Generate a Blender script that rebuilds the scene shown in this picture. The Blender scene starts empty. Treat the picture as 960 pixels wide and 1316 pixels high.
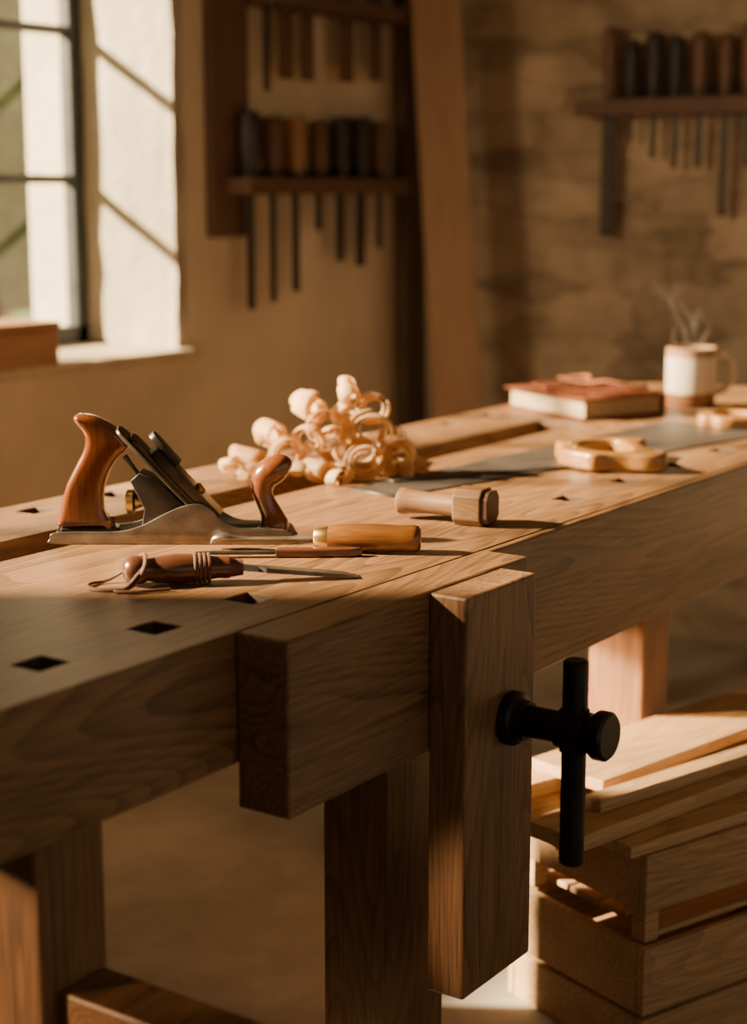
import bpy, bmesh, math, random
from mathutils import Vector, Matrix, Euler
random.seed(7)
C = bpy.context.scene.collection

# ------------------------------------------------------------------ materials
def new_mat(name):
    m = bpy.data.materials.new(name); m.use_nodes = True
    nt = m.node_tree; b = nt.nodes['Principled BSDF']
    return m, nt, b
def N(nt, t, **kw):
    n = nt.nodes.new(t)
    for k, v in kw.items():
        if k in n.inputs: n.inputs[k].default_value = v
        else: setattr(n, k, v)
    return n
def ramp(nt, stops):
    r = nt.nodes.new('ShaderNodeValToRGB'); e = r.color_ramp.elements
    while len(e) < len(stops): e.new(0.5)
    for i, (p, c) in enumerate(stops):
        e[i].position = p; e[i].color = (*c, 1)
    return r
def wood(name, dark, light, axis='X', sc=1.0, rough=0.42, bump=0.25, seed=0.0, coat=0.0, fig=0.32, rings=44.0):
    m, nt, b = new_mat(name); L = nt.links.new
    tc = N(nt, 'ShaderNodeTexCoord')
    def mapping(a, c):
        s = [c*sc]*3; s['XYZ'.index(axis)] = a*sc
        mp = N(nt, 'ShaderNodeMapping'); mp.inputs['Scale'].default_value = s
        mp.inputs['Location'].default_value = (seed, seed*1.7, seed*.6)
        L(tc.outputs['Object'], mp.inputs['Vector']); return mp
    m1 = mapping(1.1, 10.0); m2 = mapping(9.0, 170.0); m3 = mapping(1.2, 7.0); m4 = mapping(14.0, 420.0)
    n1 = N(nt, 'ShaderNodeTexNoise'); n1.inputs['Scale'].default_value = .5; n1.inputs['Detail'].default_value = 1.2; n1.inputs['Roughness'].default_value = .4
    L(m1.outputs[0], n1.inputs['Vector'])
    mu = N(nt, 'ShaderNodeMath', operation='MULTIPLY'); mu.inputs[1].default_value = rings; L(n1.outputs['Fac'], mu.inputs[0])
    fr = N(nt, 'ShaderNodeMath', operation='FRACT'); L(mu.outputs[0], fr.inputs[0])
    pw = N(nt, 'ShaderNodeMath', operation='POWER'); pw.inputs[1].default_value = 1.8; L(fr.outputs[0], pw.inputs[0])
    n = N(nt, 'ShaderNodeTexNoise'); n.inputs['Scale'].default_value = 1.0; n.inputs['Detail'].default_value = 3
    L(m2.outputs[0], n.inputs['Vector'])
    n3 = N(nt, 'ShaderNodeTexNoise'); n3.inputs['Scale'].default_value = 1.5; n3.inputs['Detail'].default_value = 3
    L(m3.outputs[0], n3.inputs['Vector'])
    n4 = N(nt, 'ShaderNodeTexNoise'); n4.inputs['Scale'].default_value = 1.0; n4.inputs['Detail'].default_value = 2
    L(m4.outputs[0], n4.inputs['Vector'])
    a1 = N(nt, 'ShaderNodeMath', operation='MULTIPLY_ADD'); a1.inputs[1].default_value = -fig*.6; a1.inputs[2].default_value = .03+fig*.22
    L(pw.outputs[0], a1.inputs[0])
    a2 = N(nt, 'ShaderNodeMath', operation='MULTIPLY_ADD'); a2.inputs[1].default_value = .65
    L(n.outputs['Fac'], a2.inputs[0]); L(a1.outputs[0], a2.inputs[2])
    a25 = N(nt, 'ShaderNodeMath', operation='MULTIPLY_ADD'); a25.inputs[1].default_value = .35
    L(n4.outputs['Fac'], a25.inputs[0]); L(a2.outputs[0], a25.inputs[2])
    a3 = N(nt, 'ShaderNodeMath', operation='MULTIPLY_ADD'); a3.inputs[1].default_value = 0.45
    L(n3.outputs['Fac'], a3.inputs[0]); L(a25.outputs[0], a3.inputs[2])
    mid = tuple((x+y)/2 for x, y in zip(dark, light))
    r = ramp(nt, [(0.42, dark), (0.68, mid), (0.92, light)])
    L(a3.outputs[0], r.inputs['Fac']); L(r.outputs['Color'], b.inputs['Base Color'])
    b.inputs['Roughness'].default_value = rough
    b.inputs['Coat Weight'].default_value = coat; b.inputs['Coat Roughness'].default_value = 0.15
    bp = N(nt, 'ShaderNodeBump'); bp.inputs['Strength'].default_value = bump; bp.inputs['Distance'].default_value = 0.002
    L(a25.outputs[0], bp.inputs['Height']); L(bp.outputs[0], b.inputs['Normal'])
    return m
def noisy(name, c1, c2, scale=8, rough=0.6, metal=0.0, bump=0.2, dist=0.002, detail=6, spec=.5, rr=None):
    m, nt, b = new_mat(name); L = nt.links.new
    tc = N(nt, 'ShaderNodeTexCoord')
    n = N(nt, 'ShaderNodeTexNoise'); n.inputs['Scale'].default_value = scale; n.inputs['Detail'].default_value = detail
    L(tc.outputs['Object'], n.inputs['Vector'])
    r = ramp(nt, [(0.3, c1), (0.7, c2)])
    L(n.outputs['Fac'], r.inputs['Fac']); L(r.outputs['Color'], b.inputs['Base Color'])
    b.inputs['Roughness'].default_value = rough; b.inputs['Metallic'].default_value = metal
    b.inputs['Specular IOR Level'].default_value = spec
    if rr:
        q = N(nt, 'ShaderNodeMapRange'); q.inputs['To Min'].default_value = rr[0]; q.inputs['To Max'].default_value = rr[1]
        L(n.outputs['Fac'], q.inputs['Value']); L(q.outputs[0], b.inputs['Roughness'])
    bp = N(nt, 'ShaderNodeBump'); bp.inputs['Strength'].default_value = bump; bp.inputs['Distance'].default_value = dist
    L(n.outputs['Fac'], bp.inputs['Height']); L(bp.outputs[0], b.inputs['Normal'])
    return m
def plaster(name, c1, c2, stone=0.0, bs=.5, bd=.012):
    m, nt, b = new_mat(name); L = nt.links.new
    tc = N(nt, 'ShaderNodeTexCoord')
    mp = N(nt, 'ShaderNodeMapping'); L(tc.outputs['Object'], mp.inputs['Vector'])
    if stone: mp.inputs['Scale'].default_value = (1.0, 1.0, 2.8)
    n = N(nt, 'ShaderNodeTexNoise'); n.inputs['Scale'].default_value = 2.2; n.inputs['Detail'].default_value = 8; n.inputs['Roughness'].default_value = .65
    n2 = N(nt, 'ShaderNodeTexNoise'); n2.inputs['Scale'].default_value = 28 if not stone else 9; n2.inputs['Detail'].default_value = 6
    L(tc.outputs['Object'] if stone else mp.outputs[0], n.inputs['Vector']); L(tc.outputs['Object'] if stone else mp.outputs[0], n2.inputs['Vector'])
    r = ramp(nt, [(0.32, c1), (0.66, c2)])
    b.inputs['Roughness'].default_value = 0.9
    hgt = N(nt, 'ShaderNodeMath', operation='MULTIPLY_ADD'); hgt.inputs[1].default_value = .3
    L(n2.outputs['Fac'], hgt.inputs[0]); L(n.outputs['Fac'], hgt.inputs[2])
    fac = n.outputs['Fac']; h = hgt.outputs[0]
    if stone:
        wn = N(nt, 'ShaderNodeTexNoise'); wn.inputs['Scale'].default_value = 6; wn.inputs['Detail'].default_value = 5; L(mp.outputs[0], wn.inputs['Vector'])
        ad = N(nt, 'ShaderNodeVectorMath', operation='MULTIPLY_ADD'); ad.inputs[1].default_value = (.26, .26, .2)
        L(wn.outputs['Color'], ad.inputs[0]); L(mp.outputs[0], ad.inputs[2])
        v = N(nt, 'ShaderNodeTexVoronoi', feature='F1'); v.inputs['Scale'].default_value = 3.2; v.inputs['Randomness'].default_value = .75
        ve = N(nt, 'ShaderNodeTexVoronoi', feature='DISTANCE_TO_EDGE'); ve.inputs['Scale'].default_value = 3.2; ve.inputs['Randomness'].default_value = .75
        L(ad.outputs[0], v.inputs['Vector']); L(ad.outputs[0], ve.inputs['Vector'])
        ed = N(nt, 'ShaderNodeMapRange', interpolation_type='SMOOTHSTEP'); ed.inputs['From Max'].default_value = .16; L(ve.outputs['Distance'], ed.inputs['Value'])
        sc = N(nt, 'ShaderNodeSeparateColor'); L(v.outputs['Color'], sc.inputs[0])
        f0 = N(nt, 'ShaderNodeMath', operation='MULTIPLY'); f0.inputs[1].default_value = .44; L(n.outputs['Fac'], f0.inputs[0])
        f1 = N(nt, 'ShaderNodeMath', operation='MULTIPLY_ADD'); f1.inputs[1].default_value = .18; L(sc.outputs[0], f1.inputs[0]); L(f0.outputs[0], f1.inputs[2])
        f2 = N(nt, 'ShaderNodeMath', operation='MULTIPLY_ADD'); f2.inputs[1].default_value = .30; L(n2.outputs['Fac'], f2.inputs[0]); L(f1.outputs[0], f2.inputs[2])
        f3 = N(nt, 'ShaderNodeMath', operation='MULTIPLY_ADD'); f3.inputs[1].default_value = .04; L(ed.outputs[0], f3.inputs[0]); L(f2.outputs[0], f3.inputs[2]); fac = f3.outputs[0]
        h2 = N(nt, 'ShaderNodeMath', operation='MULTIPLY_ADD'); h2.inputs[1].default_value = .17; L(ed.outputs[0], h2.inputs[0]); L(hgt.outputs[0], h2.inputs[2]); h = h2.outputs[0]
    L(fac, r.inputs['Fac']); L(r.outputs['Color'], b.inputs['Base Color'])
    bp = N(nt, 'ShaderNodeBump'); bp.inputs['Strength'].default_value = bs; bp.inputs['Distance'].default_value = bd
    L(h, bp.inputs['Height']); L(bp.outputs[0], b.inputs['Normal'])
    return m

BENCH = wood('bench_oak', (.050, .022, .009), (.245, .130, .055), 'X', 1.0, .42, .4, 0.3, fig=.38, rings=40)
BENCH2 = wood('bench_oak_block', (.050, .022, .009), (.235, .124, .053), 'X', 1.2, .45, .4, 2.3, fig=.38, rings=40)
LEGW = wood('leg_oak', (.06, .027, .011), (.225, .112, .045), 'Z', 1.0, .55, .3, 1.1, fig=.3, rings=40)
CHOPW = wood('chop_oak', (.055, .025, .011), (.245, .130, .058), 'Z', 1.2, .48, .45, 4.1, fig=.38, rings=40)
HOLE = wood('hole_shade_wood', (.025, .013, .007), (.08, .042, .021), 'Z', 1.2, .8, .2, 4.1)  # bench wood darkened to paint shade into the dog holes
RACKW = wood('rack_wood', (.05, .025, .015), (.125, .065, .038), 'X', 1.0, .6, .2, .5)
POSTW = wood('post_wood', (.055, .028, .017), (.125, .066, .04), 'Z', 1.0, .65, .2, .9)
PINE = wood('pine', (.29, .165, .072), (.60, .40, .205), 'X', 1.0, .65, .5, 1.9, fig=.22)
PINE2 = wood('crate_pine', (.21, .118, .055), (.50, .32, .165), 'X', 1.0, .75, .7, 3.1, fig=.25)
LEANW = wood('leaning_board_wood', (.19, .11, .06), (.31, .19, .105), 'Z', .8, .65, .2, 2.7)
DARKB = wood('dark_board_wood', (.035, .022, .014), (.09, .055, .034), 'Z', 1.0, .5, .2, 2.2)
TOTE = wood('varnished_rosewood', (.070, .019, .006), (.18, .053, .014), 'Z', 1.3, .22, .02, .7, coat=.9, fig=.1)
AMBER = wood('amber_handle', (.075, .025, .005), (.19, .073, .015), 'X', 2.0, .28, .03, .2, coat=.6, fig=.15)
WALNUT = wood('dark_walnut_handle', (.04, .013, .006), (.11, .038, .017), 'X', 2.0, .3, .05, .4, coat=.5, fig=.15)
SAWH = wood('saw_handle_beech', (.13, .056, .014), (.30, .145, .040), 'X', 2.0, .35, .05, .6, coat=.4, fig=.2)
MALW = wood('mallet_wood', (.085, .038, .016), (.20, .105, .046), 'X', 2.5, .45, .1, .1)
MALD = wood('mallet_face', (.045, .018, .009), (.09, .04, .02), 'X', 2.5, .5, .1, .1)
STEEL = noisy('worn_steel', (.17, .15, .13), (.38, .34, .29), 25, .3, .9, .05, rr=(.25, .42))
PLSTEEL = noisy('plane_steel', (.19, .168, .14), (.36, .32, .27), 30, .3, .9, .05, rr=(.25, .4))
DKSTEEL = noisy('dark_steel', (.035, .031, .028), (.09, .078, .066), 20, .38, .75, .06)
CAPST = noisy('cap_bronze_steel', (.06, .05, .038), (.13, .108, .08), 20, .33, .8, .06)
RKST = noisy('old_tool_steel', (.025, .021, .018), (.055, .046, .038), 20, .55, .2, .06)
SAWST = noisy('saw_steel', (.08, .069, .058), (.14, .122, .104), 9, .5, .7, .05, rr=(.40, .54))
IRON = noisy('black_iron', (.008, .008, .009), (.022, .020, .019), 60, .42, .5, .15)
BRASS = noisy('brass', (.50, .31, .10), (.74, .50, .20), 30, .3, 1.0, .05)
LEATHER = noisy('red_leather', (.065, .016, .006), (.18, .050, .018), 18, .75, 0, .6, .003, spec=.2)
CORDM = noisy('leather_cord', (.07, .026, .014), (.16, .065, .034), 60, .6, 0, .3, .001)
PAGES = noisy('paper_pages', (.28, .205, .12), (.44, .34, .21), 90, .85, 0, .4, .001)
FRAME = noisy('window_frame_paint', (.022, .030, .034), (.045, .055, .06), 20, .45, .2, .1)
WALLP = plaster('plaster_wall', (.48, .40, .285), (.64, .55, .405))
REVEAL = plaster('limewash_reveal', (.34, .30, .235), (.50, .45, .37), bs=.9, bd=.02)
STONE = plaster('stone_wall', (.18, .136, .09), (.52, .41, .285), stone=1, bs=.6, bd=.05)
FLOORM = plaster('earth_floor', (.23, .205, .17), (.42, .38, .325))
CEIL = plaster('ceiling_plaster', (.4, .34, .25), (.5, .42, .33))
SILLM = noisy('sill_stone', (.40, .32, .22), (.52, .43, .31), 12, .6, 0, .3, .004)
OUTST = plaster('outside_stone', (.44, .40, .33), (.62, .57, .48), bs=.9, bd=.03)
GRASS = noisy('grass', (.05, .09, .02), (.12, .18, .05), 6, .9)
LEAF = noisy('foliage', (.06, .10, .03), (.22, .28, .10), 5, .8)
HB = noisy('black_handle', (.012, .010, .009), (.030, .023, .02), 20, .5)
HD = wood('brown_handle', (.05, .024, .014), (.13, .062, .034), 'Z', 2, .5, .1, .3)
HO = wood('orange_handle', (.15, .070, .028), (.28, .14, .057), 'Z', 2, .5, .1, .8)
HR = wood('red_handle', (.09, .034, .02), (.17, .065, .038), 'Z', 2, .5, .1, .8)
THONG = noisy('thong_leather', (.16, .06, .026), (.28, .11, .05), 40, .7, spec=.2)

m, nt, b = new_mat('shaving_wood'); L = nt.links.new
b.inputs['Roughness'].default_value = .5
tc = N(nt, 'ShaderNodeTexCoord'); n = N(nt, 'ShaderNodeTexNoise'); n.inputs['Scale'].default_value = 35; n.inputs['Detail'].default_value = 4
L(tc.outputs['Object'], n.inputs['Vector'])
r = ramp(nt, [(.3, (.85, .61, .32)), (.7, (.96, .81, .54))]); L(n.outputs['Fac'], r.inputs['Fac']); L(r.outputs[0], b.inputs['Base Color'])
tr = N(nt, 'ShaderNodeBsdfTranslucent'); L(r.outputs[0], tr.inputs['Color'])
mx = N(nt, 'ShaderNodeMixShader'); mx.inputs[0].default_value = .6
L(b.outputs[0], mx.inputs[1]); L(tr.outputs[0], mx.inputs[2]); L(mx.outputs[0], nt.nodes['Material Output'].inputs['Surface'])
SHAV = m
m, nt, b = new_mat('mug_glaze'); L = nt.links.new
tc = N(nt, 'ShaderNodeTexCoord'); sp = N(nt, 'ShaderNodeSeparateXYZ'); L(tc.outputs['Object'], sp.inputs[0])
nz = N(nt, 'ShaderNodeTexNoise'); nz.inputs['Scale'].default_value = 40; L(tc.outputs['Object'], nz.inputs['Vector'])
ad = N(nt, 'ShaderNodeMath', operation='MULTIPLY_ADD'); ad.inputs[1].default_value = .008; L(nz.outputs['Fac'], ad.inputs[0]); L(sp.outputs['Z'], ad.inputs[2])
q = N(nt, 'ShaderNodeMapRange'); q.inputs['From Max'].default_value = .15; L(ad.outputs[0], q.inputs['Value'])
r = ramp(nt, [(0, (.10, .042, .018)), (.25, (.14, .06, .026)), (.28, (.46, .395, .30)), (.80, (.52, .45, .35)), (.84, (.28, .18, .10)), (1, (.22, .135, .075))])
L(q.outputs[0], r.inputs['Fac']); L(r.outputs[0], b.inputs['Base Color']); b.inputs['Roughness'].default_value = .32
MUG = m
MUGH = noisy('mug_handle_glaze', (.52, .44, .33), (.66, .57, .44), 40, .3, 0, .05)
m, nt, b = new_mat('coffee'); b.inputs['Base Color'].default_value = (.03, .012, .005, 1); b.inputs['Roughness'].default_value = .08; COFFEE = m
m, nt, b = new_mat('window_glass'); nt.nodes.remove(b); L = nt.links.new
t = N(nt, 'ShaderNodeBsdfTransparent'); g = N(nt, 'ShaderNodeBsdfGlossy'); g.inputs['Roughness'].default_value = .05
mx = N(nt, 'ShaderNodeMixShader'); mx.inputs[0].default_value = .06
L(t.outputs[0], mx.inputs[1]); L(g.outputs[0], mx.inputs[2]); L(mx.outputs[0], nt.nodes['Material Output'].inputs['Surface']); GLASS = m
m, nt, b = new_mat('steam'); nt.nodes.remove(b); L = nt.links.new
t = N(nt, 'ShaderNodeBsdfTransparent'); g = N(nt, 'ShaderNodeBsdfDiffuse'); g.inputs['Color'].default_value = (1, .97, .9, 1)
g2 = N(nt, 'ShaderNodeBsdfTranslucent'); g2.inputs['Color'].default_value = (1, .97, .9, 1)
mm = N(nt, 'ShaderNodeMixShader'); mm.inputs[0].default_value = .5; L(g.outputs[0], mm.inputs[1]); L(g2.outputs[0], mm.inputs[2])
tc = N(nt, 'ShaderNodeTexCoord'); su_ = N(nt, 'ShaderNodeSeparateXYZ'); L(tc.outputs['UV'], su_.inputs[0])
e1 = N(nt, 'ShaderNodeMath', operation='PINGPONG'); e1.inputs[1].default_value = .5; L(su_.outputs['X'], e1.inputs[0])
e2 = N(nt, 'ShaderNodeMath', operation='POWER'); e2.inputs[1].default_value = 1.6; L(e1.outputs[0], e2.inputs[0])
nz = N(nt, 'ShaderNodeTexNoise'); nz.inputs['Scale'].default_value = 18; L(tc.outputs['Object'], nz.inputs['Vector'])
q = N(nt, 'ShaderNodeMath', operation='MULTIPLY'); L(e2.outputs[0], q.inputs[0]); L(nz.outputs['Fac'], q.inputs[1])
fd = N(nt, 'ShaderNodeMapRange'); fd.inputs['From Min'].default_value = 0; fd.inputs['From Max'].default_value = 1; fd.inputs['To Min'].default_value = .36; fd.inputs['To Max'].default_value = .08
L(su_.outputs['Y'], fd.inputs['Value'])
q2 = N(nt, 'ShaderNodeMath', operation='MULTIPLY'); L(q.outputs[0], q2.inputs[0]); L(fd.outputs[0], q2.inputs[1])
mx = N(nt, 'ShaderNodeMixShader'); L(q2.outputs[0], mx.inputs[0]); L(t.outputs[0], mx.inputs[1]); L(mm.outputs[0], mx.inputs[2])
L(mx.outputs[0], nt.nodes['Material Output'].inputs['Surface']); STEAM = m

# ------------------------------------------------------------------ helpers
def tag(o, label=None, cat=None, group=None, kind=None):
    if label: o['label'] = label
    if cat: o['category'] = cat
    if group: o['group'] = group
    if kind: o['kind'] = kind
def obj(name, bm, mat=None, parent=None, loc=(0, 0, 0), rot=(0, 0, 0), smooth=False, bevel=0, label=None, cat=None, group=None, kind=None):
    bmesh.ops.recalc_face_normals(bm, faces=bm.faces)
    me = bpy.data.meshes.new(name); bm.to_mesh(me); bm.free()
    o = bpy.data.objects.new(name, me); C.objects.link(o)
    if mat: me.materials.append(mat)
    o.location = loc; o.rotation_euler = rot
    if parent: o.parent = parent
    if smooth:
        for p in me.polygons: p.use_smooth = True
        me.set_sharp_from_angle(angle=math.radians(42))
    if bevel:
        md = o.modifiers.new('bevel', 'BEVEL'); md.width = bevel; md.segments = 2; md.limit_method = 'ANGLE'
    tag(o, label, cat, group, kind); return o
def empty(name, loc, rot=(0, 0, 0), label=None, cat=None, group=None):
    e = bpy.data.objects.new(name, None); e.empty_display_size = .05; C.objects.link(e)
    e.location = loc; e.rotation_euler = rot; tag(e, label, cat, group); return e
def addbox(bm, lo, hi, M=None):
    lo, hi = Vector(lo), Vector(hi)
    r = bmesh.ops.create_cube(bm, size=1)
    T = Matrix.Translation((lo+hi)/2) @ Matrix.Diagonal((*(hi-lo), 1))
    if M: T = M @ T
    bmesh.ops.transform(bm, matrix=T, verts=r['verts'])
def box(lo, hi):
    bm = bmesh.new(); addbox(bm, lo, hi); return bm
def catmull(pts, n=6, closed=True):
    P = [Vector(p) for p in pts]; out = []
    k = len(P); rng = range(k) if closed else range(k-1)
    for i in rng:
        if closed: a, b, c, d = P[i-1], P[i], P[(i+1) % k], P[(i+2) % k]
        else: a, b, c, d = P[max(i-1, 0)], P[i], P[i+1], P[min(i+2, k-1)]
        for j in range(n):
            t = j/n
            out.append(.5*((2*b)+(c-a)*t+(2*a-5*b+4*c-d)*t*t+(3*b-a-3*c+d)*t**3))
    if not closed: out.append(P[-1])
    return out
def tube(path, radii, seg=16, sm=5, bm=None, flat=1.0):
    pr = [Vector((*p, r)) for p, r in zip(path, radii)]
    if sm > 1: pr = catmull(pr, sm, False)
    pts = [Vector(p[:3]) for p in pr]; rad = [max(p[3], 1e-4) for p in pr]
    if bm is None: bm = bmesh.new()
    rings = []; up = None
    for i, p in enumerate(pts):
        tng = (pts[min(i+1, len(pts)-1)]-pts[max(i-1, 0)]).normalized()
        if up is None:
            up = Vector((0, 0, 1)) if abs(tng.z) < .9 else Vector((0, 1, 0))
        up = (up-tng*up.dot(tng)).normalized(); sd = tng.cross(up)
        rings.append([bm.verts.new(p+rad[i]*(math.cos(a)*sd+math.sin(a)*up*flat)) for a in [2*math.pi*k/seg for k in range(seg)]])
    for i in range(len(rings)-1):
        for k in range(seg):
            bm.faces.new((rings[i][k], rings[i][(k+1) % seg], rings[i+1][(k+1) % seg], rings[i+1][k]))
    bm.faces.new(rings[0]); bm.faces.new(rings[-1]); return bm
def lathe(prof, axis='Z', seg=32):
    bm = bmesh.new(); rings = []
    for h, r in prof:
        if r < 1e-5: rings.append([bm.verts.new((0, 0, h))])
        else: rings.append([bm.verts.new((r*math.cos(2*math.pi*k/seg), r*math.sin(2*math.pi*k/seg), h)) for k in range(seg)])
    for A, B in zip(rings[:-1], rings[1:]):
        for k in range(seg):
            a, b = A[k % len(A)], A[(k+1) % len(A)]; c, d = B[(k+1) % len(B)], B[k % len(B)]
            vs = []
            for v in (a, b, c, d):
                if v not in vs: vs.append(v)
            if len(vs) >= 3: bm.faces.new(vs)
    if axis == 'X': bmesh.ops.rotate(bm, matrix=Matrix.Rotation(math.pi/2, 3, 'Y'), verts=bm.verts)
    if axis == 'Y': bmesh.ops.rotate(bm, matrix=Matrix.Rotation(-math.pi/2, 3, 'X'), verts=bm.verts)
    return bm
def profile(outer, holes=(), depth=.02, bevel=.0, smooth=6, stand=False, bres=3):
    cu = bpy.data.curves.new('tmp', 'CURVE'); cu.dimensions = '2D'; cu.fill_mode = 'BOTH'
    cu.extrude = max(depth/2-bevel, 0); cu.bevel_depth = bevel; cu.bevel_resolution = bres; cu.offset = -bevel
    for loop in [outer, *holes]:
        pts = catmull([(x, y, 0) for x, y in loop], smooth) if smooth > 1 else [Vector((x, y, 0)) for x, y in loop]
        sp = cu.splines.new('POLY'); sp.points.add(len(pts)-1); sp.use_cyclic_u = True
        for q, p in zip(sp.points, pts): q.co = (p.x, p.y, 0, 1)
    o = bpy.data.objects.new('tmp', cu); C.objects.link(o)
    dg = bpy.context.evaluated_depsgraph_get(); me = bpy.data.meshes.new_from_object(o.evaluated_get(dg))
    bpy.data.objects.remove(o); bpy.data.curves.remove(cu); me.materials.clear()
    if stand: me.transform(Matrix.Rotation(math.pi/2, 4, 'X'))
    bm = bmesh.new(); bm.from_mesh(me); bmesh.ops.remove_doubles(bm, verts=bm.verts, dist=1e-5); bpy.data.meshes.remove(me)
    return bm
def cut(o, cutbm, mat=None):
    """cutbm is in o's local coordinates"""
    me = bpy.data.meshes.new('cut'); bmesh.ops.recalc_face_normals(cutbm, faces=cutbm.faces); cutbm.to_mesh(me); cutbm.free()
    if mat: me.materials.append(mat)
    c = bpy.data.objects.new('cut', me); C.objects.link(c); c.parent = o.parent; c.location = o.location
    for m in list(o.modifiers): o.modifiers.remove(m)
    md = o.modifiers.new('b', 'BOOLEAN'); md.object = c; md.operation = 'DIFFERENCE'; md.solver = 'EXACT'
    if mat: md.material_mode = 'TRANSFER'
    bpy.context.view_layer.update()
    dg = bpy.context.evaluated_depsgraph_get(); nm = bpy.data.meshes.new_from_object(o.evaluated_get(dg))
    o.modifiers.clear(); o.data = nm; bpy.data.objects.remove(c)
    md = o.modifiers.new('bevel', 'BEVEL'); md.width = .002; md.segments = 2; md.limit_method = 'ANGLE'

# ------------------------------------------------------------------ room
WY, WX, H = 3.0, 4.75, 3.0
ws0, ws1, wz0, wz1 = 0.20, 3.425, 0.955, 2.5
bm = bmesh.new()
addbox(bm, (-4, WY, 0), (ws0, WY+.42, H)); addbox(bm, (ws1, WY, 0), (WX+.3, WY+.42, H))
addbox(bm, (ws0, WY, 0), (ws1, WY+.42, wz0-.03)); addbox(bm, (ws0, WY, wz1), (ws1, WY+.42, H))
obj('wall_left', bm, WALLP, kind='structure')
obj('wall_right', box((WX, -3.5, 0), (WX+.3, WY, H)), STONE, kind='structure')
obj('wall_near', box((-4.3, -3.5, 0), (-4, WY+.42, H)), WALLP, kind='structure')
obj('floor', box((-4, -3.5, -.1), (WX+.3, WY+.4, 0)), FLOORM, kind='structure')
obj('ceiling', box((-4, -3.5, H), (WX+.3, WY+.42, H+.1)), CEIL, kind='structure')
def rough_plate(lo, hi, nx, ny, nz, amp):
    bm = bmesh.new(); addbox(bm, lo, hi)
    bmesh.ops.subdivide_edges(bm, edges=bm.edges, cuts=14, use_grid_fill=True)
    for v in bm.verts:
        v.co += Vector((random.uniform(-1, 1)*amp*nx, random.uniform(-1, 1)*amp*ny, random.uniform(-1, 1)*amp*nz))
    return bm
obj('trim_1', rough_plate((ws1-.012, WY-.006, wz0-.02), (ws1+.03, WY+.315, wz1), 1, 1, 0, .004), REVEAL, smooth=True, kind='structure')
obj('trim_2', box((ws0, WY-.045, wz0-.03), (ws1+.045, WY+.33, wz0)), SILLM, bevel=.006, kind='structure')
bm = bmesh.new(); y0, y1 = WY+.315, WY+.355
addbox(bm, (ws0, y0, wz0), (ws0+.055, y1, wz1)); addbox(bm, (ws1-.055, y0, wz0), (ws1, y1, wz1))
addbox(bm, (ws0, y0, wz0), (ws1, y1, wz0+.05)); addbox(bm, (ws0, y0, wz1-.05), (ws1, y1, wz1))
n = 6
for i in range(1, n):
    x = ws0+(ws1-ws0)*i/n; addbox(bm, (x-.011, y0+.005, wz0+.04), (x+.011, y1-.005, wz1-.04))
for z in (1.40, 1.79, 2.16): addbox(bm, (ws0+.04, y0+.007, z-.013), (ws1-.04, y1-.007, z+.013))
win = obj('window_1', bm, FRAME, kind='structure', bevel=.003)
obj('glass', box((ws0+.04, y0+.018, wz0+.03), (ws1-.04, y0+.021, wz1-.03)), GLASS, parent=win)
# outside
obj('garden_ground', box((-12, WY+.43, -.4), (30, 30, -.3)), GRASS, label='grassy ground outside the workshop window', cat='grass', kind='stuff')
obj('stone_pier', box((3.70, 3.66, -.3), (4.7, 3.84, 4.0)), OUTST, bevel=.02, label='pale sunlit stone pier outside the window', cat='pillar')
def bush(x, y, sc, lab):
    bm = bmesh.new(); bmesh.ops.create_icosphere(bm, subdivisions=4, radius=1)
    for v in bm.verts:
        v.co *= 1+.15*math.sin(v.co.x*9+x)*math.sin(v.co.y*8)*math.cos(v.co.z*7)+random.uniform(-.06, .06)
    bmesh.ops.scale(bm, vec=sc, verts=bm.verts); zmin = min(v.co.z for v in bm.verts)
    obj('bush', bm, LEAF, loc=(x, y, -.3-zmin), label=lab, cat='bush')
bush(4.2, 6.6, (1.2, .9, .95), 'leafy green bush outside the window')
bush(7.6, 10.0, (2.2, 1.5, 1.9), 'tall rounded green shrub in the garden')
bush(3.2, 12.6, (2.2, 1.5, 2.3), 'tall leafy green shrub beyond the window')
# box on sill
bx = empty('wooden_box', (2.70, 3.05, wz0), label='plain reddish wooden box resting on the windowsill', cat='box')
SBOX = wood('box_wood', (.21, .105, .052), (.36, .20, .105), 'X', 1.2, .5, .2, 5.1)
obj('body', box((-.24, -.09, 0), (.24, .09, .085)), SBOX, bx, bevel=.003)
obj('lid', box((-.245, -.095, .086), (.245, .095, .104)), SBOX, bx, bevel=.004)

# ------------------------------------------------------------------ wall racks and their tools
def chisel_tool(loc, rz, hm, hh, hr, bl, bw, lab, grp, bmat=None, name='chisel'):
    e = empty(name, loc, (0, 0, rz), lab, 'chisel', grp)
    prof = [(0, 0), (0, hr*.72), (.012, hr*.80), (hh*.25, hr*.9), (hh*.55, hr), (hh*.88, hr*.97), (hh*.97, hr*.85), (hh, hr*.6), (hh, 0)]
    obj('handle', lathe(prof, seg=20), hm, e, smooth=True, loc=(0, 0, .012))
    obj('ferrule', lathe([(0, 0), (0, hr*.68), (.0115, hr*.70), (.0115, 0)], seg=20), RKST, e, smooth=True)
    b = bmesh.new(); addbox(b, (-bw/2, -.003, -bl), (bw/2, .003, -.0003))
    for v in b.verts:
        if v.co.z < -bl+.001 and v.co.y > 0: v.co.z += .012
    obj('blade', b, bmat or RKST, e, bevel=.0008); return e
SZ = 1.405
obj('wall_post', box((-.078, -.028, -1.4), (.078, 0, .35)), POSTW, loc=(3.627, WY-.001, 2.645), bevel=.003, label='dark reddish wooden post fixed against the plaster wall', cat='post')
rk = empty('tool_rack', (4.0, WY, SZ), label='dark wooden tool rack fixed to the plaster wall', cat='tool rack')
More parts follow.
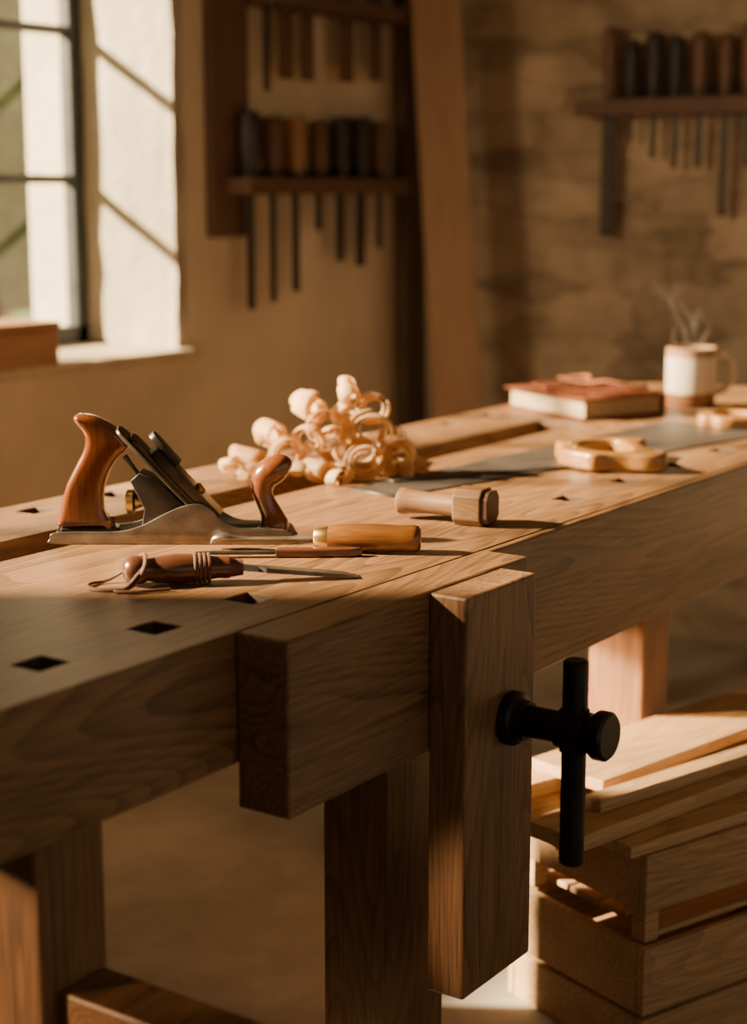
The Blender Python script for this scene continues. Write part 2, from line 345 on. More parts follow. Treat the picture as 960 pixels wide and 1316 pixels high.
xs = [3.665, 3.765, 3.87, 3.98, 4.085, 4.19, 4.29]
lens = [.36, .345, .32, .15, .24, .26, .21]; wid = [.03, .026, .030, .028, .036, .044, .026]
sh = obj('shelf', box((-.40, -.115, -.045), (.40, -.03, 0)), RACKW, rk, bevel=.003)
cb = bmesh.new()
for x, w in zip(xs, wid): addbox(cb, (x-4.0-w/2-.003, -.069, -.08), (x-4.0+w/2+.003, -.061+.01, .05))
cut(sh, cb)
obj('bracket', box((-.28, -.029, -.045), (.37, -.001, .02)), RACKW, rk, bevel=.003)
cols = [HB, HD, HO, HD, HB, HB, HD]
cn = {HB: 'black', HD: 'dark brown', HO: 'orange-brown', HR: 'reddish brown'}
hhs = [.165, .155, .160, .150, .165, .168, .158]; hrs = [.034, .031, .034, .030, .033, .035, .031]
for i, x in enumerate(xs):
    chisel_tool((x, WY-.06, SZ), 0, cols[i], hhs[i], hrs[i], lens[i], wid[i], 'steel chisel with %s handle standing in the wall rack' % cn[cols[i]], 'chisels in the lower rack on the plaster wall')
SZ2 = 1.905
rk2 = empty('tool_rack', (4.05, WY, SZ2), label='dark wooden upper tool rack fixed to the plaster wall', cat='tool rack')
xs2 = [3.745, 3.83, 3.93, 4.12, 4.27]; w2 = [.024, .06, .062, .07, .065]
sh = obj('shelf', box((-.34, -.115, -.04), (.32, -.001, 0)), RACKW, rk2, bevel=.003)
cb = bmesh.new()
for x, w in zip(xs2, w2): addbox(cb, (x-4.05-w/2-.003, -.069, -.08), (x-4.05+w/2+.003, -.051, .05))
cut(sh, cb)
for x, l, w, bm_ in zip(xs2, [.27, .23, .23, .225, .215], w2, [RKST, RACKW, RACKW, RACKW, RACKW]):
    chisel_tool((x, WY-.06, SZ2), 0, HD, .15, .034, l, w, 'broad tool with brown handle hanging in upper rack', 'tools in the upper rack on the plaster wall', bm_)
SZ3 = 1.635
rk3 = empty('tool_rack', (WX, 2.0, SZ3), label='reddish wooden tool rack fixed to the stone wall', cat='tool rack')
ys = [2.37, 2.30, 2.225, 2.155, 2.08, 2.00, 1.93, 1.86]; w3 = [.045, .016, .018, .020, .022, .022, .018, .018]
sh = obj('shelf', box((-.12, -.45, -.045), (-.001, .46, 0)), POSTW, rk3, bevel=.003)
cb = bmesh.new()
for y, w in zip(ys, w3): addbox(cb, (-.071, y-2.0-w/2-.003, -.08), (-.059, y-2.0+w/2+.003, .05))
cut(sh, cb)
for y, l, w, hm, hh, hr in zip(ys, [.40, .12, .17, .20, .20, .34, .2, .24], w3, [HD, HB, HB, HB, HD, HD, HR, HB], [.20, .160, .18, .165, .175, .16, .19, .175], [.022, .026, .028, .025, .027, .024, .027, .026]):
    chisel_tool((WX-.065, y, SZ3), math.pi/2, hm, hh, hr, l, w, 'steel chisel with %s handle standing in stone-wall rack' % cn[hm], 'chisels in the rack on the stone wall')

def board(name, b0, b1, w, th, wdir, mat, lab):
    b0, b1 = Vector(b0), Vector(b1); up = (b1-b0).normalized(); wd = Vector(wdir); wd = (wd-up*wd.dot(up)).normalized(); nn = wd.cross(up)
    Lh = (b1-b0).length
    M = Matrix(((wd.x, nn.x, up.x, b0.x), (wd.y, nn.y, up.y, b0.y), (wd.z, nn.z, up.z, b0.z), (0, 0, 0, 1)))
    o = obj(name, box((-w/2, -th/2, 0), (w/2, th/2, Lh)), mat, bevel=.005, label=lab, cat='board'); o.matrix_world = M; return o
board('timber_board', (4.37, 2.65, .005), (4.43, 2.88, 2.6), .15, .03, (.568, -.823, 0), LEANW, 'long light-brown timber board leaning in the corner')
board('timber_board', (4.485, 2.93, .002), (4.485, 2.975, 2.7), .115, .03, (1, 0, 0), DARKB, 'dark stained timber board standing against the plaster wall')

# ------------------------------------------------------------------ workbench
TZ = .862
wb = empty('workbench', (2.35, 1.6, 0), label='heavy oak split-top woodworking bench with a front leg vise', cat='workbench')
O = Vector((2.35, 1.6, 0))
def wpart(name, lo, hi, mat, bevel=.003):
    lo, hi = Vector(lo)-O, Vector(hi)-O; c = (lo+hi)/2
    return obj(name, box(lo-c, hi-c), mat, wb, loc=c, bevel=bevel)
fs = wpart('bench_top', (.4, 1.22, .70), (4.2, 1.73, TZ), BENCH)
cb = bmesh.new(); c0 = Vector(((.4+4.2)/2, (1.22+1.73)/2, (.70+TZ)/2))
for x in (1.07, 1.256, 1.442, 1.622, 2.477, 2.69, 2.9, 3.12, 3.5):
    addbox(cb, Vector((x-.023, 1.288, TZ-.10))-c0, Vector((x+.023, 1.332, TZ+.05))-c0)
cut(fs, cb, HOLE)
rs = wpart('rear_slab', (.4, 1.83, .74), (4.2, 2.03, TZ), BENCH2)
cb = bmesh.new(); c0 = Vector(((.4+4.2)/2, 1.93, (.74+TZ)/2))
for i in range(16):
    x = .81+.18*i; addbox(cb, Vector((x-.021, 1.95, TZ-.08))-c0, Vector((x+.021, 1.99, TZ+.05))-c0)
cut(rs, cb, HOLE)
wpart('tray_strip', (.4, 1.731, .79), (3.31, 1.829, .81), BENCH2)
wpart('end_filler', (3.31, 1.7305, .74), (4.2, 1.8295, TZ), BENCH2)
wpart('apron', (2.0, 1.205, .645), (4.2, 1.2195, TZ-.001), BENCH)
for x0, x1 in ((1.2, 1.305), (1.87, 2.027), (2.70, 2.81), (3.9, 4.03)):
    wpart('leg', (x0, 1.27, 0), (x1, 1.38, .699), LEGW, .004)
for x0, x1 in ((1.1, 1.205), (1.78, 1.88), (2.70, 2.81), (3.9, 4.03)):
    wpart('leg', (x0, 1.87, 0), (x1, 1.98, .739), LEGW, .004)
wpart('sun_block_rail', (1.206, 1.93, .40), (1.779, 1.965, .739), BENCH2, .003)  # added rail, blocks the sun under the bench from the centre leg
wpart('stretcher', (1.225, .80, .41), (1.300, 1.268, .50), BENCH2, .004)
wpart('vise_jaw', (1.481, 1.142, .645), (2.04, 1.2185, TZ), BENCH2, .0035)
wpart('vise_chop', (1.781, 1.085, .308), (1.962, 1.1415, TZ-.002), CHOPW, .0035)
vs = empty('vise_screw', Vector((1.895, 1.085, .673))-O); vs.parent = wb
obj('hub', lathe([(-.001, 0), (-.001, .037), (.012, .037), (.016, .034), (.018, .028), (.03, .026), (.03, 0)], 'Y'), IRON, vs, rot=(0, 0, math.pi), smooth=True)
obj('screw_shaft', lathe([(.02, 0), (.02, .0215), (.075, .0215), (.078, .027), (.118, .027), (.121, .020), (.128, .020), (.129, .030), (.133, .033), (.147, .033), (.151, .029), (.152, 0)], 'Y'), IRON, vs, rot=(0, 0, math.pi), smooth=True)
obj('tommy_bar', lathe([(-.186, 0), (-.186, .0135), (-.183, .0165), (-.03, .0165), (-.028, .020), (.028, .020), (.03, .0165), (.093, .0165), (.096, .0135), (.096, 0)]), IRON, vs, loc=(0, -.098, 0), smooth=True)

# ------------------------------------------------------------------ hand plane
pa = math.atan2(-.824, .567)
pl = empty('hand_plane', (1.712, 1.756, TZ+.0005), (0, 0, pa), 'steel bench plane with glossy reddish wooden tote and knob', 'hand plane')
prof = [(0.004, 0), (0, .008), (.004, .016), (.03, .0185), (.10, .019), (.135, .028), (.17, .046), (.20, .058), (.222, .059), (.238, .050), (.25, .036), (.275, .025), (.31, .024), (.345, .021), (.355, .010), (.352, 0), (.27, 0), (.18, 0), (.09, 0)]
bm = profile(prof, depth=.0035, bevel=.0012, stand=True)
bmesh.ops.translate(bm, vec=(0, .0018, 0), verts=bm.verts)
bm2 = bm.copy(); bmesh.ops.translate(bm2, vec=(0, .0615, 0), verts=bm2.verts)
tm = bpy.data.meshes.new('t'); bm2.to_mesh(tm); bm.from_mesh(tm); bm2.free()
addbox(bm, (.002, .001, 0), (.353, .064, .005))
obj('body', bm, PLSTEEL, pl, smooth=True)
obj('heel_bed', box((.012, .018, .0051), (.10, .047, .021)), DKSTEEL, pl, bevel=.003)
bm = bmesh.new(); addbox(bm, (.255, .0045, .0051), (.348, .0605, .012)); addbox(bm, (.30, .018, .0115), (.345, .047, .019))
obj('toe_bed', bm, DKSTEEL, pl, bevel=.003)
bm = profile([(.13, .0055), (.238, .0055), (.236, .02), (.155, .094), (.132, .104), (.118, .092), (.138, .05)], depth=.048, bevel=.002, smooth=1, stand=True)
obj('frog', bm, DKSTEEL, pl, loc=(0, .0325, 0), smooth=True)
def slanted(name, x0, z0, x1, z1, th, w, off, mat, rnd=0, slot=None):
    a = Vector((x0, 0, z0)); b = Vector((x1, 0, z1)); d = (b-a); Ln = d.length; d.normalize(); nn = Vector((-d.z, 0, d.x))
    if nn.x < 0: nn = -nn
    hw = w/2
    out = [(0, -hw), (Ln*.5, -hw), (Ln-rnd, -hw), (Ln-rnd*.3, -hw*.7), (Ln, 0), (Ln-rnd*.3, hw*.7), (Ln-rnd, hw), (Ln*.5, hw), (0, hw)] if rnd else [(0, -hw), (Ln, -hw), (Ln, hw), (0, hw)]
    hl = []
    if slot: s0, s1, sw = slot; hl = [[(s0, -sw), (s1, -sw), (s1+sw, 0), (s1, sw), (s0, sw), (s0-sw, 0)]]
    bm = profile(out, hl, depth=th, bevel=min(.0015, th*.3), smooth=1)
    M = Matrix(((d.x, 0, nn.x, a.x+nn.x*off), (0, 1, 0, .0325), (d.z, 0, nn.z, a.z+nn.z*off), (0, 0, 0, 1)))
    bmesh.ops.transform(bm, matrix=M, verts=bm.verts); return obj(name, bm, mat, pl, smooth=True)
slanted('cutting_iron', .240, .010, .094, .165, .006, .050, .005, CAPST, .012, (.15, .185, .005))
slanted('chip_breaker', .236, .020, .112, .152, .006, .048, .0072, DKSTEEL, .010)
slanted('lever_cap', .238, .030, .142, .132, .014, .046, .0092, CAPST, .02)
slanted('cam_lever', .176, .104, .136, .150, .010, .026, .0150, DKSTEEL, .010)
nrm = Vector((.155, 0, .146)).normalized()
obj('cap_screw', lathe([(0, 0), (0, .009), (.004, .009), (.006, .006), (.006, 0)], 'Z', 20), BRASS, pl, loc=Vector((.206, .0325, .066))+nrm*.0155, rot=nrm.to_track_quat('Z', 'Y').to_euler(), smooth=True)
obj('adjusting_knob', lathe([(0, 0), (0, .012), (.003, .0185), (.012, .0185), (.015, .012), (.03, .006), (.04, .006), (.04, 0)], 'X'), BRASS, pl, loc=(.108, .0325, .058), smooth=True)
bm = tube([(.130, .0325, .095), (.118, .0325, .112), (.108, .0325, .126)], [.003, .003, .0045], 10)
obj('lateral_lever', bm, DKSTEEL, pl, smooth=True)
tote = [(.009, .021), (.012, .045), (.021, .080), (.036, .110), (.050, .138), (.050, .158), (.036, .178), (.042, .188), (.066, .185), (.098, .167), (.114, .150), (.114, .138), (.100, .125), (.085, .102), (.077, .076), (.076, .050), (.083, .034), (.092, .0225), (.05, .0205)]
obj('tote', profile(tote, depth=.032, bevel=.011, stand=True, bres=4), TOTE, pl, loc=(0, .0325, 0), smooth=True)
bm = tube([(.325, .0325, .0195), (.326, .0325, .024), (.322, .0325, .040), (.314, .0325, .058), (.309, .0325, .076), (.313, .0325, .093), (.325, .0325, .104), (.338, .0325, .110), (.348, .0325, .111), (.353, .0325, .110)],
          [.021, .022, .0165, .0145, .0165, .020, .021, .0185, .0125, .003], 24, 5)
obj('knob', bm, TOTE, pl, smooth=True)

# ------------------------------------------------------------------ edge tools on the bench
def dirrot(a, b): return math.atan2(b[1]-a[1], b[0]-a[0])
a, b = (1.822, 1.542), (1.970, 1.278)
g = empty('gouge', (*a, TZ), (0, 0, dirrot(a, b)), 'carving gouge with glossy amber handle and brass ferrule', 'gouge')
bm = tube([(.0, 0, .008), (.006, 0, .016), (.02, 0, .019), (.045, 0, .0165), (.09, 0, .0175), (.13, 0, .0190), (.156, 0, .0205)], [.003, .009, .0105, .0055, .0045, .005, .0065], 14, 5, flat=.55)
obj('blade', bm, STEEL, g, smooth=True)
obj('ferrule', lathe([(.150, 0), (.150, .0125), (.152, .0145), (.170, .0158), (.170, 0)], 'X'), BRASS, g, loc=(0, 0, .0208), smooth=True)
obj('handle', lathe([(.1702, 0), (.1702, .0162), (.180, .0182), (.21, .0205), (.25, .0200), (.275, .0188), (.292, .0200), (.299, .0185), (.303, .014), (.304, 0)], 'X'), AMBER, g, loc=(0, 0, .0208), smooth=True)
a, b = (1.765, 1.522), (1.905, 1.335)
f = empty('marking_knife', (*a, TZ), (0, 0, dirrot(a, b)), 'slim dark marking knife lying flat on the bench', 'knife')
obj('blade', profile([(0, 0), (.03, -.006), (.112, -.0065), (.112, .0065), (.03, .006)], depth=.004, bevel=.0006, smooth=1), DKSTEEL, f, loc=(0, 0, .007), smooth=True)
obj('handle', profile([(.1125, -.008), (.16, -.009), (.22, -.0085), (.234, -.004), (.234, .004), (.22, .0085), (.16, .009), (.1125, .008)], depth=.013, bevel=.004, smooth=1), WALNUT, f, loc=(0, 0, .0066), smooth=True)
a, b = (1.578, 1.488), (1.797, 1.262)
ch = empty('bench_chisel', (*a, TZ), (0, 0, dirrot(a, b)), 'bench chisel with dark turned handle and leather cord', 'chisel')
obj('handle', lathe([(0, 0), (.001, .008), (.006, .0165), (.015, .020), (.026, .0185), (.033, .0150), (.045, .0175), (.07, .0205), (.10, .0180), (.125, .0145), (.135, .0150), (.14, .0148), (.14, 0)], 'X'), WALNUT, ch, loc=(0, 0, .0206), smooth=True)
obj('ferrule', lathe([(.1401, 0), (.1401, .0125), (.158, .0105), (.158, 0)], 'X'), CORDM, ch, loc=(0, 0, .0195), smooth=True)
bm = bmesh.new(); vv = []
for x, w, th_b in [(.156, .0055, .008), (.178, .0065, .007), (.188, .0125, .006), (.292, .0125, .0045), (.312, .0125, .0006)]:
    zc = .0195-(x-.156)*.108
    vv.append([bm.verts.new((x, -w, zc-th_b*.5)), bm.verts.new((x, w, zc-th_b*.5)), bm.verts.new((x, w*.8, zc+th_b*.5-(.0018 if x > .3 else 0))), bm.verts.new((x, -w*.8, zc+th_b*.5-(.0018 if x > .3 else 0)))])
for A, B in zip(vv[:-1], vv[1:]):
    for k in range(4): bm.faces.new((A[k], A[(k+1) % 4], B[(k+1) % 4], B[k]))
bm.faces.new(vv[0]); bm.faces.new(vv[-1])
obj('blade', bm, STEEL, ch)
cord = [(.035, -.010, .034), (.020, -.024, .020), (.0, -.034, .004), (-.028, -.030, .003), (-.045, -.010, .003), (-.040, .010, .003), (-.020, .020, .004), (.005, .019, .018), (.022, .012, .036), (.030, -.002, .041), (.028, -.020, .028), (.012, -.030, .006), (-.01, -.040, .003), (.02, -.048, .003), (.06, -.040, .003)]
obj('cord', tube(cord, [.0028]*len(cord), 8, 6, flat=.8), CORDM, ch, smooth=True)
bm = bmesh.new()
for x in (.095, .101, .107, .113):
    k = 20; tube([(x, .0200*math.cos(2*math.pi*i/k)*.93, .0206+.0200*math.sin(2*math.pi*i/k)*.93) for i in range(k+1)], [.0022]*(k+1), 6, 1, bm)
obj('cord_wrap', bm, CORDM, ch, smooth=True)

# mallet
a, b = (2.175, 1.452), (2.188, 1.285)
ml = empty('carving_mallet', (*a, TZ), (0, 0, dirrot(a, b)+.08), 'small brown wooden mallet with octagonal head lying down', 'mallet')
obj('handle', lathe([(0, 0), (0, .016), (.004, .0210), (.012, .0210), (.02, .0185), (.05, .0170), (.09, .0175), (.102, .0185), (.102, 0)], 'X'), MALW, ml, loc=(0, 0, .0275), smooth=True)
def octp(x0, x1, r, c):
    pts = [(r, c), (c, r), (-c, r), (-r, c), (-r, -c), (-c, -r), (c, -r), (r, -c)]
    bm = bmesh.new(); A = [bm.verts.new((x0, y, z)) for y, z in pts]; B = [bm.verts.new((x1, y, z)) for y, z in pts]
    for i in range(8): bm.faces.new((A[i], A[(i+1) % 8], B[(i+1) % 8], B[i]))
    bm.faces.new(A); bm.faces.new(B); return bm
obj('head', octp(.1021, .148, .0285, .018), MALW, ml, loc=(0, 0, .0290), bevel=.002)
obj('striking_face', octp(.1481, .160, .0250, .015), MALD, ml, loc=(0, 0, .0290), bevel=.002)

# ------------------------------------------------------------------ saws
def saw_handle_bm(sx=1.0, sy=1.0, d=.028):
    outer = [(0, -.052), (-.020, -.034), (-.030, -.010), (-.016, .008), (-.024, .034), (-.004, .058), (.022, .060), (.040, .070), (.058, .058), (.085, .066), (.118, .072), (.150, .064), (.164, .050), (.152, .034), (.138, .012), (.138, -.012), (.150, -.034), (.166, -.056), (.152, -.072), (.120, -.074), (.085, -.066), (.05, -.064), (.02, -.066)]
    hole = [(.028, -.030), (.018, 0), (.028, .030), (.055, .044), (.098, .046), (.110, .020), (.110, -.020), (.098, -.046), (.058, -.046)]
    outer = [(x*sx, y*sy) for x, y in outer]; hole = [(x*sx, y*sy) for x, y in hole]
    return profile(outer, [hole], depth=d, bevel=.008, smooth=5)
def saw(loc, ang, blade, lab, z=0, hs=(1, 1), hrot=0.0, teeth=60, d=.028, hoff=(0, 0)):
    e = empty('hand_saw', loc, (0, 0, ang), lab, 'saw')
    (x0, ya, yb), (x1, yc, yd) = blade
    pts = [(x0, ya), (x0, yb), (x1, yd), (x1, yc)]
    for i in range(teeth*2-1, 0, -1):
        t = i/(teeth*2); pts.append((x0+(x1-x0)*t, ya+(yc-ya)*t-(.0025 if i % 2 else 0)))
    obj('blade', profile(pts, depth=.0026, bevel=0, smooth=1), SAWST, e, loc=(0, 0, z+.0016))
    obj('handle', saw_handle_bm(*hs, d), SAWH, e, loc=(hoff[0], hoff[1], z+d/2+.0008), rot=(0, 0, hrot), smooth=True)
    for x, y in ((.002, .022), (.004, -.026)):
        v = Matrix.Rotation(hrot, 2) @ Vector((x, y))
        bm = bmesh.new(); bmesh.ops.create_cone(bm, cap_ends=True, segments=16, radius1=.006, radius2=.006, depth=.004)
        obj('rivet', bm, BRASS, e, loc=(v.x+hoff[0], v.y+hoff[1], z+d+.001))
    return e
angA = math.atan2(-.17, 1.09)
saw((3.410, 1.438, TZ), angA, ((-1.10, -.050, .052), (.02, -.13, .145)), 'long hand saw with wide steel blade and beech handle')
angB = math.atan2(-.23, .52)
saw((2.790, 1.472, TZ), angB, ((-.40, -.004, .02), (.03, -.040, .045)), 'smaller hand saw with closed varnished beech handle', z=.0035, hs=(.97, 1.6), teeth=40, d=.034, hrot=-.5)

# ------------------------------------------------------------------ shavings
sc_group = 'curled wood shavings piled on the workbench'
PC = Vector((2.412, 1.755, TZ)); Rv = Vector((.568, -.823, 0)); Fv = Vector((.823, .568, 0)); FY = math.atan2(-.823, .568)
def shaving(dr, h, df, r, turns, w, yaw, pitch, roll=0, drift=0.0, tight=.45, seed=0):
    rnd = random.Random(seed); bm = bmesh.new(); nseg = int(40*turns)+6; rows = []
    ph = rnd.uniform(0, 6.28); sq = rnd.uniform(.84, 1.0)
    for i in range(nseg+1):
        t = i/nseg; a = ph+t*turns*2*math.pi; rr = r*(1-tight*t)*(1+.03*math.sin(a*1.7+seed))
        ww = w*(1+.12*math.sin(a*1.3+seed))*min(1, (1-t)*5+.12)*min(1, t*4+.12); y0 = drift*t+.003*math.sin(a*.8+seed)
        rows.append([bm.verts.new((rr*(1-.03*(2*k/4-1)**2)*math.cos(a), y0+ww*(k/4-.5), rr*(1-.03*(2*k/4-1)**2)*math.sin(a)*sq)) for k in range(5)])
    for A, B in zip(rows[:-1], rows[1:]):
        for k in range(4): bm.faces.new((A[k], A[k+1], B[k+1], B[k]))
    p = PC+Rv*dr+Fv*df+Vector((0, 0, max(h, .004)))
    R = Euler((math.radians(pitch), math.radians(roll), FY+math.radians(yaw)), 'XYZ')
    zm = min((R.to_matrix() @ v.co).z for v in bm.verts)
    if p.z+zm < TZ+.001: p.z = TZ+.001-zm
    o = obj('wood_shaving', bm, SHAV, loc=p, rot=R, smooth=True,
            label='thin pale curled wood shaving in a pile on the bench', cat='wood shaving', group=sc_group)
    md = o.modifiers.new('s', 'SOLIDIFY'); md.thickness = .0004
    return o
k = .00142
def S(px, py, df, rpx, turns, wpx, yaw, pitch, roll=0, drift=0, tight=.6):
    S.i += 1
    shaving((px-430)*k, (612-py)*k+df*-.23, df, rpx*k*1.05, turns+(.3 if turns > 1.4 else 0), wpx*k*.72, yaw, pitch, roll, drift*k, tight, S.i)
S.i = 0
S(402, 518, .03, 20, 1.9, 50, 48, 20, 0, 6)
S(452, 508, .02, 14, 1.5, 24, 25, 60, 0, 20, .35)
S(482, 521, .03, 25, 2.2, 26, 12, 8)
S(480, 551, -.01, 30, 2.6, 26, -10, 4)
S(422, 549, -.01, 28, 2.5, 28, 8, -8)
S(446, 530, .03, 19, 2.0, 26, 35, 18)
S(472, 592, -.03, 27, 2.8, 24, 5, 4)
S(374, 582, -.01, 25, 2.4, 30, 20, 0)
S(350, 552, .04, 21, 2.0, 44, 38, 8)
S(322, 583, .02, 15, 2.0, 64, 52, 5)
S(298, 592, .02, 11, 1.5, 34, 50, -15)
S(412, 607, -.04, 16, 2.0, 50, 48, 4)
S(444, 606, -.04, 14, 1.8, 28, 20, 0)
S(514, 582, .0, 26, 2.4, 26, -18, 6)
S(506, 560, .03, 20, 2.1, 24, 20, 15)
S(538, 590, .02, 13, 1.3, 34, 45, 15)
S(398, 562, .03, 25, 2.0, 28, -20, 8)
S(500, 604, .02, 15, 1.5, 32, 35, 0)
S(430, 566, .06, 27, 2.0, 32, -10, 8)
S(448, 577, -.015, 20, 2.0, 24, 15, -8)
S(340, 600, -.01, 9, .9, 50, 95, 0, 0, 14, .1)
S(550, 597, .03, 10, .8, 28, 60, 0, 0, 6, .1)
S(390, 608, -.04, 14, .9, 20, -20, 40, 0, 12, .2)
S(524, 607, -.03, 14, .7, 26, 70, 0, 0, 16, .1)
S(405, 588, .06, 24, 1.8, 34, 10, 0)
S(470, 572, .07, 25, 1.8, 34, 20, 0)
S(318, 606, -.06, 11, .7, 26, 40, 0, 0, 16, .1)
S(440, 620, -.08, 12, .8, 22, 50, 0, 0, 10, .1)
S(356, 612, -.05, 13, .7, 18, 10, 30, 0, 10, .1)

# ------------------------------------------------------------------ notebook
bk = empty('notebook', (3.340, 1.735, TZ), (0, 0, math.atan2(-.42, .907)), 'thick worn red-brown leather notebook tied with a thong', 'book')
bw, bd, bh = .235, .31, .050
obj('pages', box((.012, .012, .0055), (bw-.004, bd-.012, bh-.0055)), PAGES, bk, bevel=.002)
bm = bmesh.new(); addbox(bm, (0, 0, 0), (bw, bd, .005)); addbox(bm, (0, 0, bh-.005), (bw, bd, bh)); addbox(bm, (bw-.003, 0, .003), (bw+.003, bd, bh-.003))
obj('cover', bm, LEATHER, bk, bevel=.0018)
obj('flap', profile([(.075, .01), (.228, .01), (.228, .30), (.075, .30), (.05, .24), (.095, .17), (.03, .14), (.095, .11), (.055, .05)], depth=.005, bevel=.001, smooth=1), LEATHER, bk, loc=(0, 0, bh+.0026))
th = [(-.002, .15, bh+.007), (.02, .155, bh+.011), (.08, .148, bh+.012), (.12, .15, bh+.014), (.16, .19, bh+.026), (.13, .25, bh+.018), (.09, .20, bh+.024), (.115, .15, bh+.016), (.14, .09, bh+.024), (.18, .05, bh+.012), (.236, .07, bh+.008), (.241, .07, .03)]
obj('thong', tube(th, [.007]*len(th), 8, 5, flat=.6), THONG, bk, smooth=True)

# ------------------------------------------------------------------ mug
mg = empty('mug', (3.735, 1.655, TZ), (0, 0, math.atan2(-.823, .568)+.12), 'cream and brown glazed stoneware mug of coffee', 'mug')
r0 = .059; hM = .142
obj('body', lathe([(0, 0), (0, r0-.006), (.003, r0-.002), (.02, r0), (.125, r0+.001), (hM-.002, r0+.001), (hM, r0-.001), (hM-.001, r0-.004), (.12, r0-.005), (.012, r0-.006), (.008, 0)], seg=48), MUG, mg, smooth=True)
obj('coffee', lathe([(.112, 0), (.112, r0-.0055), (.115, r0-.0055), (.115, 0)], seg=48), COFFEE, mg, smooth=True)
hp = [(r0-.001, 0, .118), (r0+.018, 0, .124), (r0+.038, 0, .113), (r0+.044, 0, .085), (r0+.038, 0, .055), (r0+.018, 0, .037), (r0-.001, 0, .034)]
obj('handle', tube(hp, [.009, .008, .0075, .0075, .0075, .008, .009], 12, 6), MUGH, mg, smooth=True)
bm = bmesh.new(); uvl = bm.loops.layers.uv.new('uv')
for j, (ox, ph, ln, wd) in enumerate([(-.02, 0, .17, .024), (.012, 1.6, .13, .020), (.03, 3.1, .10, .018), (-.035, 4.2, .19, .020), (.0, 5.2, .16, .026)]):
    prev = None; nn = 50
    for i in range(nn+1):
        t = i/nn; z = t*ln; c = ox*(1+.6*t)+.016*math.sin(ph+t*8)*(.3+t)-.03*t*t; y = .012*math.cos(ph+t*6); w = wd*(.35+.65*t)*(.6+.5*math.sin(ph+t*5)**2)
        tw = .5*math.sin(t*5+ph); row = [(bm.verts.new((c+w*q*math.cos(tw), y+w*q*math.sin(tw), z)), ((q+1)/2, t)) for q in (-1, -.5, 0, .5, 1)]
        if prev:
            for q in range(4):
                quad = (prev[q], prev[q+1], row[q+1], row[q]); fc = bm.faces.new([v for v, _ in quad])
                for lp, (_, uv) in zip(fc.loops, quad): lp[uvl].uv = uv
        prev = row
obj('steam', bm, STEAM, loc=(3.735, 1.655, TZ+.13), rot=(0, 0, math.atan2(-.823, .568)), smooth=True, label='faint wisps of steam rising from the coffee mug', cat='steam', kind='stuff')

# ------------------------------------------------------------------ crates and offcut planks
ca = math.atan2(-.348, .9375); CO = (2.256, 1.044)
def crate(z, h, w, d, slats, lab):
    e = empty('wooden_crate', (*CO, z), (0, 0, ca), lab, 'crate'); t = .016
    for z0, z1 in slats:
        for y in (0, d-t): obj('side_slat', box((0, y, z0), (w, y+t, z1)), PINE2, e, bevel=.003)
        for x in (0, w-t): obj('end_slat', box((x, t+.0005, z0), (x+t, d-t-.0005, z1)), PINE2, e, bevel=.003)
    for x in (t+.0005, w-t-.0305):
        for y in (t+.0005, d-t-.0305):
            obj('corner_post', box((x, y, .001), (x+.03, y+.03, h-.004)), PINE2, e, bevel=.002)
    bm = bmesh.new()
    for i in range(4): addbox(bm, (.05, .02+i*(d-.04)/4, .004), (w-.05, .02+(i+.9)*(d-.04)/4, .014))
    obj('bottom', bm, PINE2, e, bevel=.002)
    return e
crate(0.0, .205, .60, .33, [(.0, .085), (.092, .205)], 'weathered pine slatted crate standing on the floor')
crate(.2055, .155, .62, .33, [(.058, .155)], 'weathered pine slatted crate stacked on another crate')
def plank(a0, a1, b0, b1, z, th, rot, lab):
    cs, sn = math.cos(ca), math.sin(ca); x = CO[0]+a0*cs-b0*sn; y = CO[1]+a0*sn+b0*cs
    obj('offcut_plank', box((0, 0, 0), (a1-a0, b1-b0, th)), PINE, loc=(x, y, z), rot=(0, 0, ca+math.radians(rot)), bevel=.0025, label=lab, cat='plank', group='pine offcut planks stacked on the crates')
gl = 'pale sawn pine plank stacked on the crate'
plank(-.03, .75, .005, .13, .3615, .020, 1, gl)
plank(-.22, .66, .18, .33, .3615, .020, -1, gl)
plank(-.12, .80, .030, .130, .382, .026, 6, gl)
plank(-.28, .40, .245, .335, .382, .026, 1, gl)
plank(-.02, .8, .085, .125, .4085, .020, 3.5, 'narrow pale pine batten stacked on the crate')
plank(.045, .85, .150, .31, .4085, .020, 8.0, 'wide pale pine plank on top of the stack')

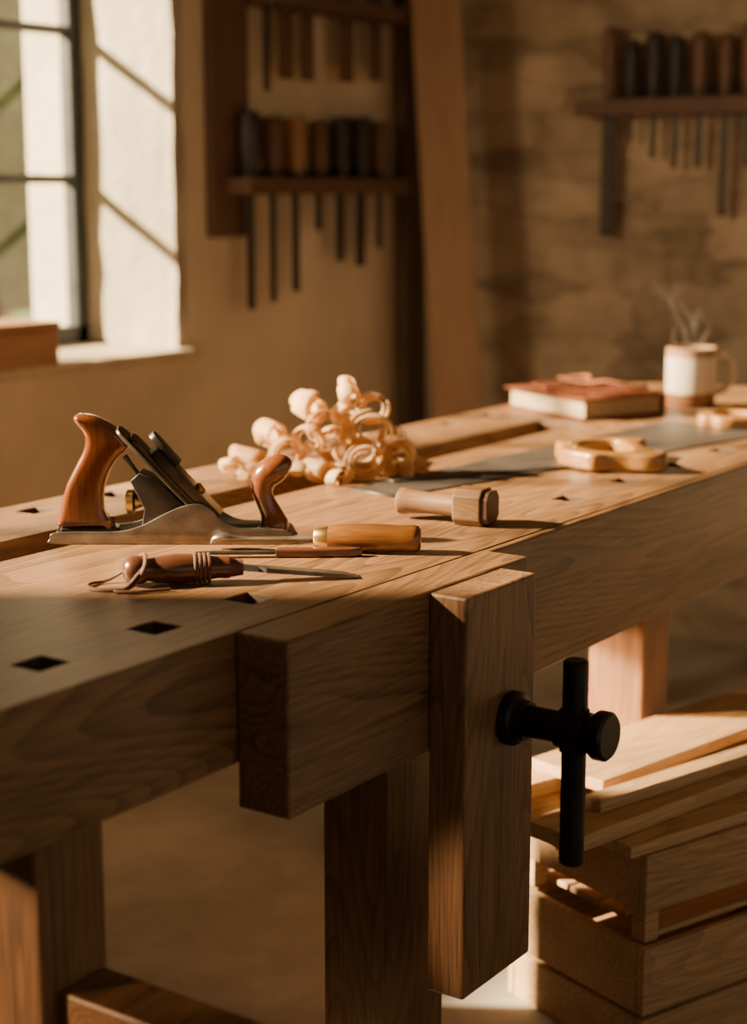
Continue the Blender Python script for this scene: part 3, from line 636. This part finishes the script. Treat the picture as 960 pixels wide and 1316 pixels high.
# ------------------------------------------------------------------ light
sd = Vector((.568, -.823, -.50)).normalized()
su = bpy.data.lights.new('sun', 'SUN'); su.energy = 54; su.angle = math.radians(2.2); su.color = (1, .75, .455)
so = bpy.data.objects.new('sun', su); C.objects.link(so); so.location = (-3, 7, 5); so.rotation_euler = sd.to_track_quat('-Z', 'Y').to_euler()
def spot(name, loc, tgt, e, size, blend, soft, col=(1, .70, .41)):
    sp = bpy.data.lights.new(name, 'SPOT'); sp.energy = e; sp.spot_size = math.radians(size); sp.spot_blend = blend; sp.color = col; sp.shadow_soft_size = soft
    o = bpy.data.objects.new(name, sp); C.objects.link(o); o.location = loc
    o.rotation_euler = (Vector(tgt)-Vector(loc)).to_track_quat('-Z', 'Y').to_euler()
spot('low_light', (1.72, 2.9, 1.0), (2.62, 1.12, .44), 2300, 17, .3, .03)  # added spot, lights the crates and planks where the bench blocks the sun
spot('leg_light', (1.2, 2.9, .93), (2.72, 1.3, .48), 1000, 11, .3, .03, (1, .56, .25))  # added spot standing in for sun on the far leg
spot('near_leg_light', (-1.0, 2.8, .86), (1.2, 1.33, .50), 480, 6.5, .4, .03, (1, .60, .30))  # added spot for the orange light on the near leg
spot('wall_glow', (.7, 2.75, 1.9), (4.75, 1.7, .95), 200, 50, 1.0, .35)  # added soft spot that brightens the stone wall, no real lamp there
w = bpy.data.worlds.new('world'); bpy.context.scene.world = w; w.use_nodes = True
bg = w.node_tree.nodes['Background']; bg.inputs[0].default_value = (1.0, .80, .575, 1); bg.inputs[1].default_value = .60

# ------------------------------------------------------------------ camera
th_ = math.atan(413/2163)
cam = bpy.data.cameras.new('camera'); co = bpy.data.objects.new('camera', cam); C.objects.link(co)
co.location = (0, 0, 1.37)
d = Vector((.823*math.cos(th_), .568*math.cos(th_), -math.sin(th_)))
co.rotation_euler = d.to_track_quat('-Z', 'Y').to_euler()
cam.sensor_fit = 'VERTICAL'; cam.sensor_height = 36; cam.sensor_width = 36; cam.lens = 36*2163/1316
cam.dof.use_dof = True; cam.dof.focus_distance = 2.36; cam.dof.aperture_fstop = 2.2
cam.clip_start = .05
bpy.context.scene.camera = co
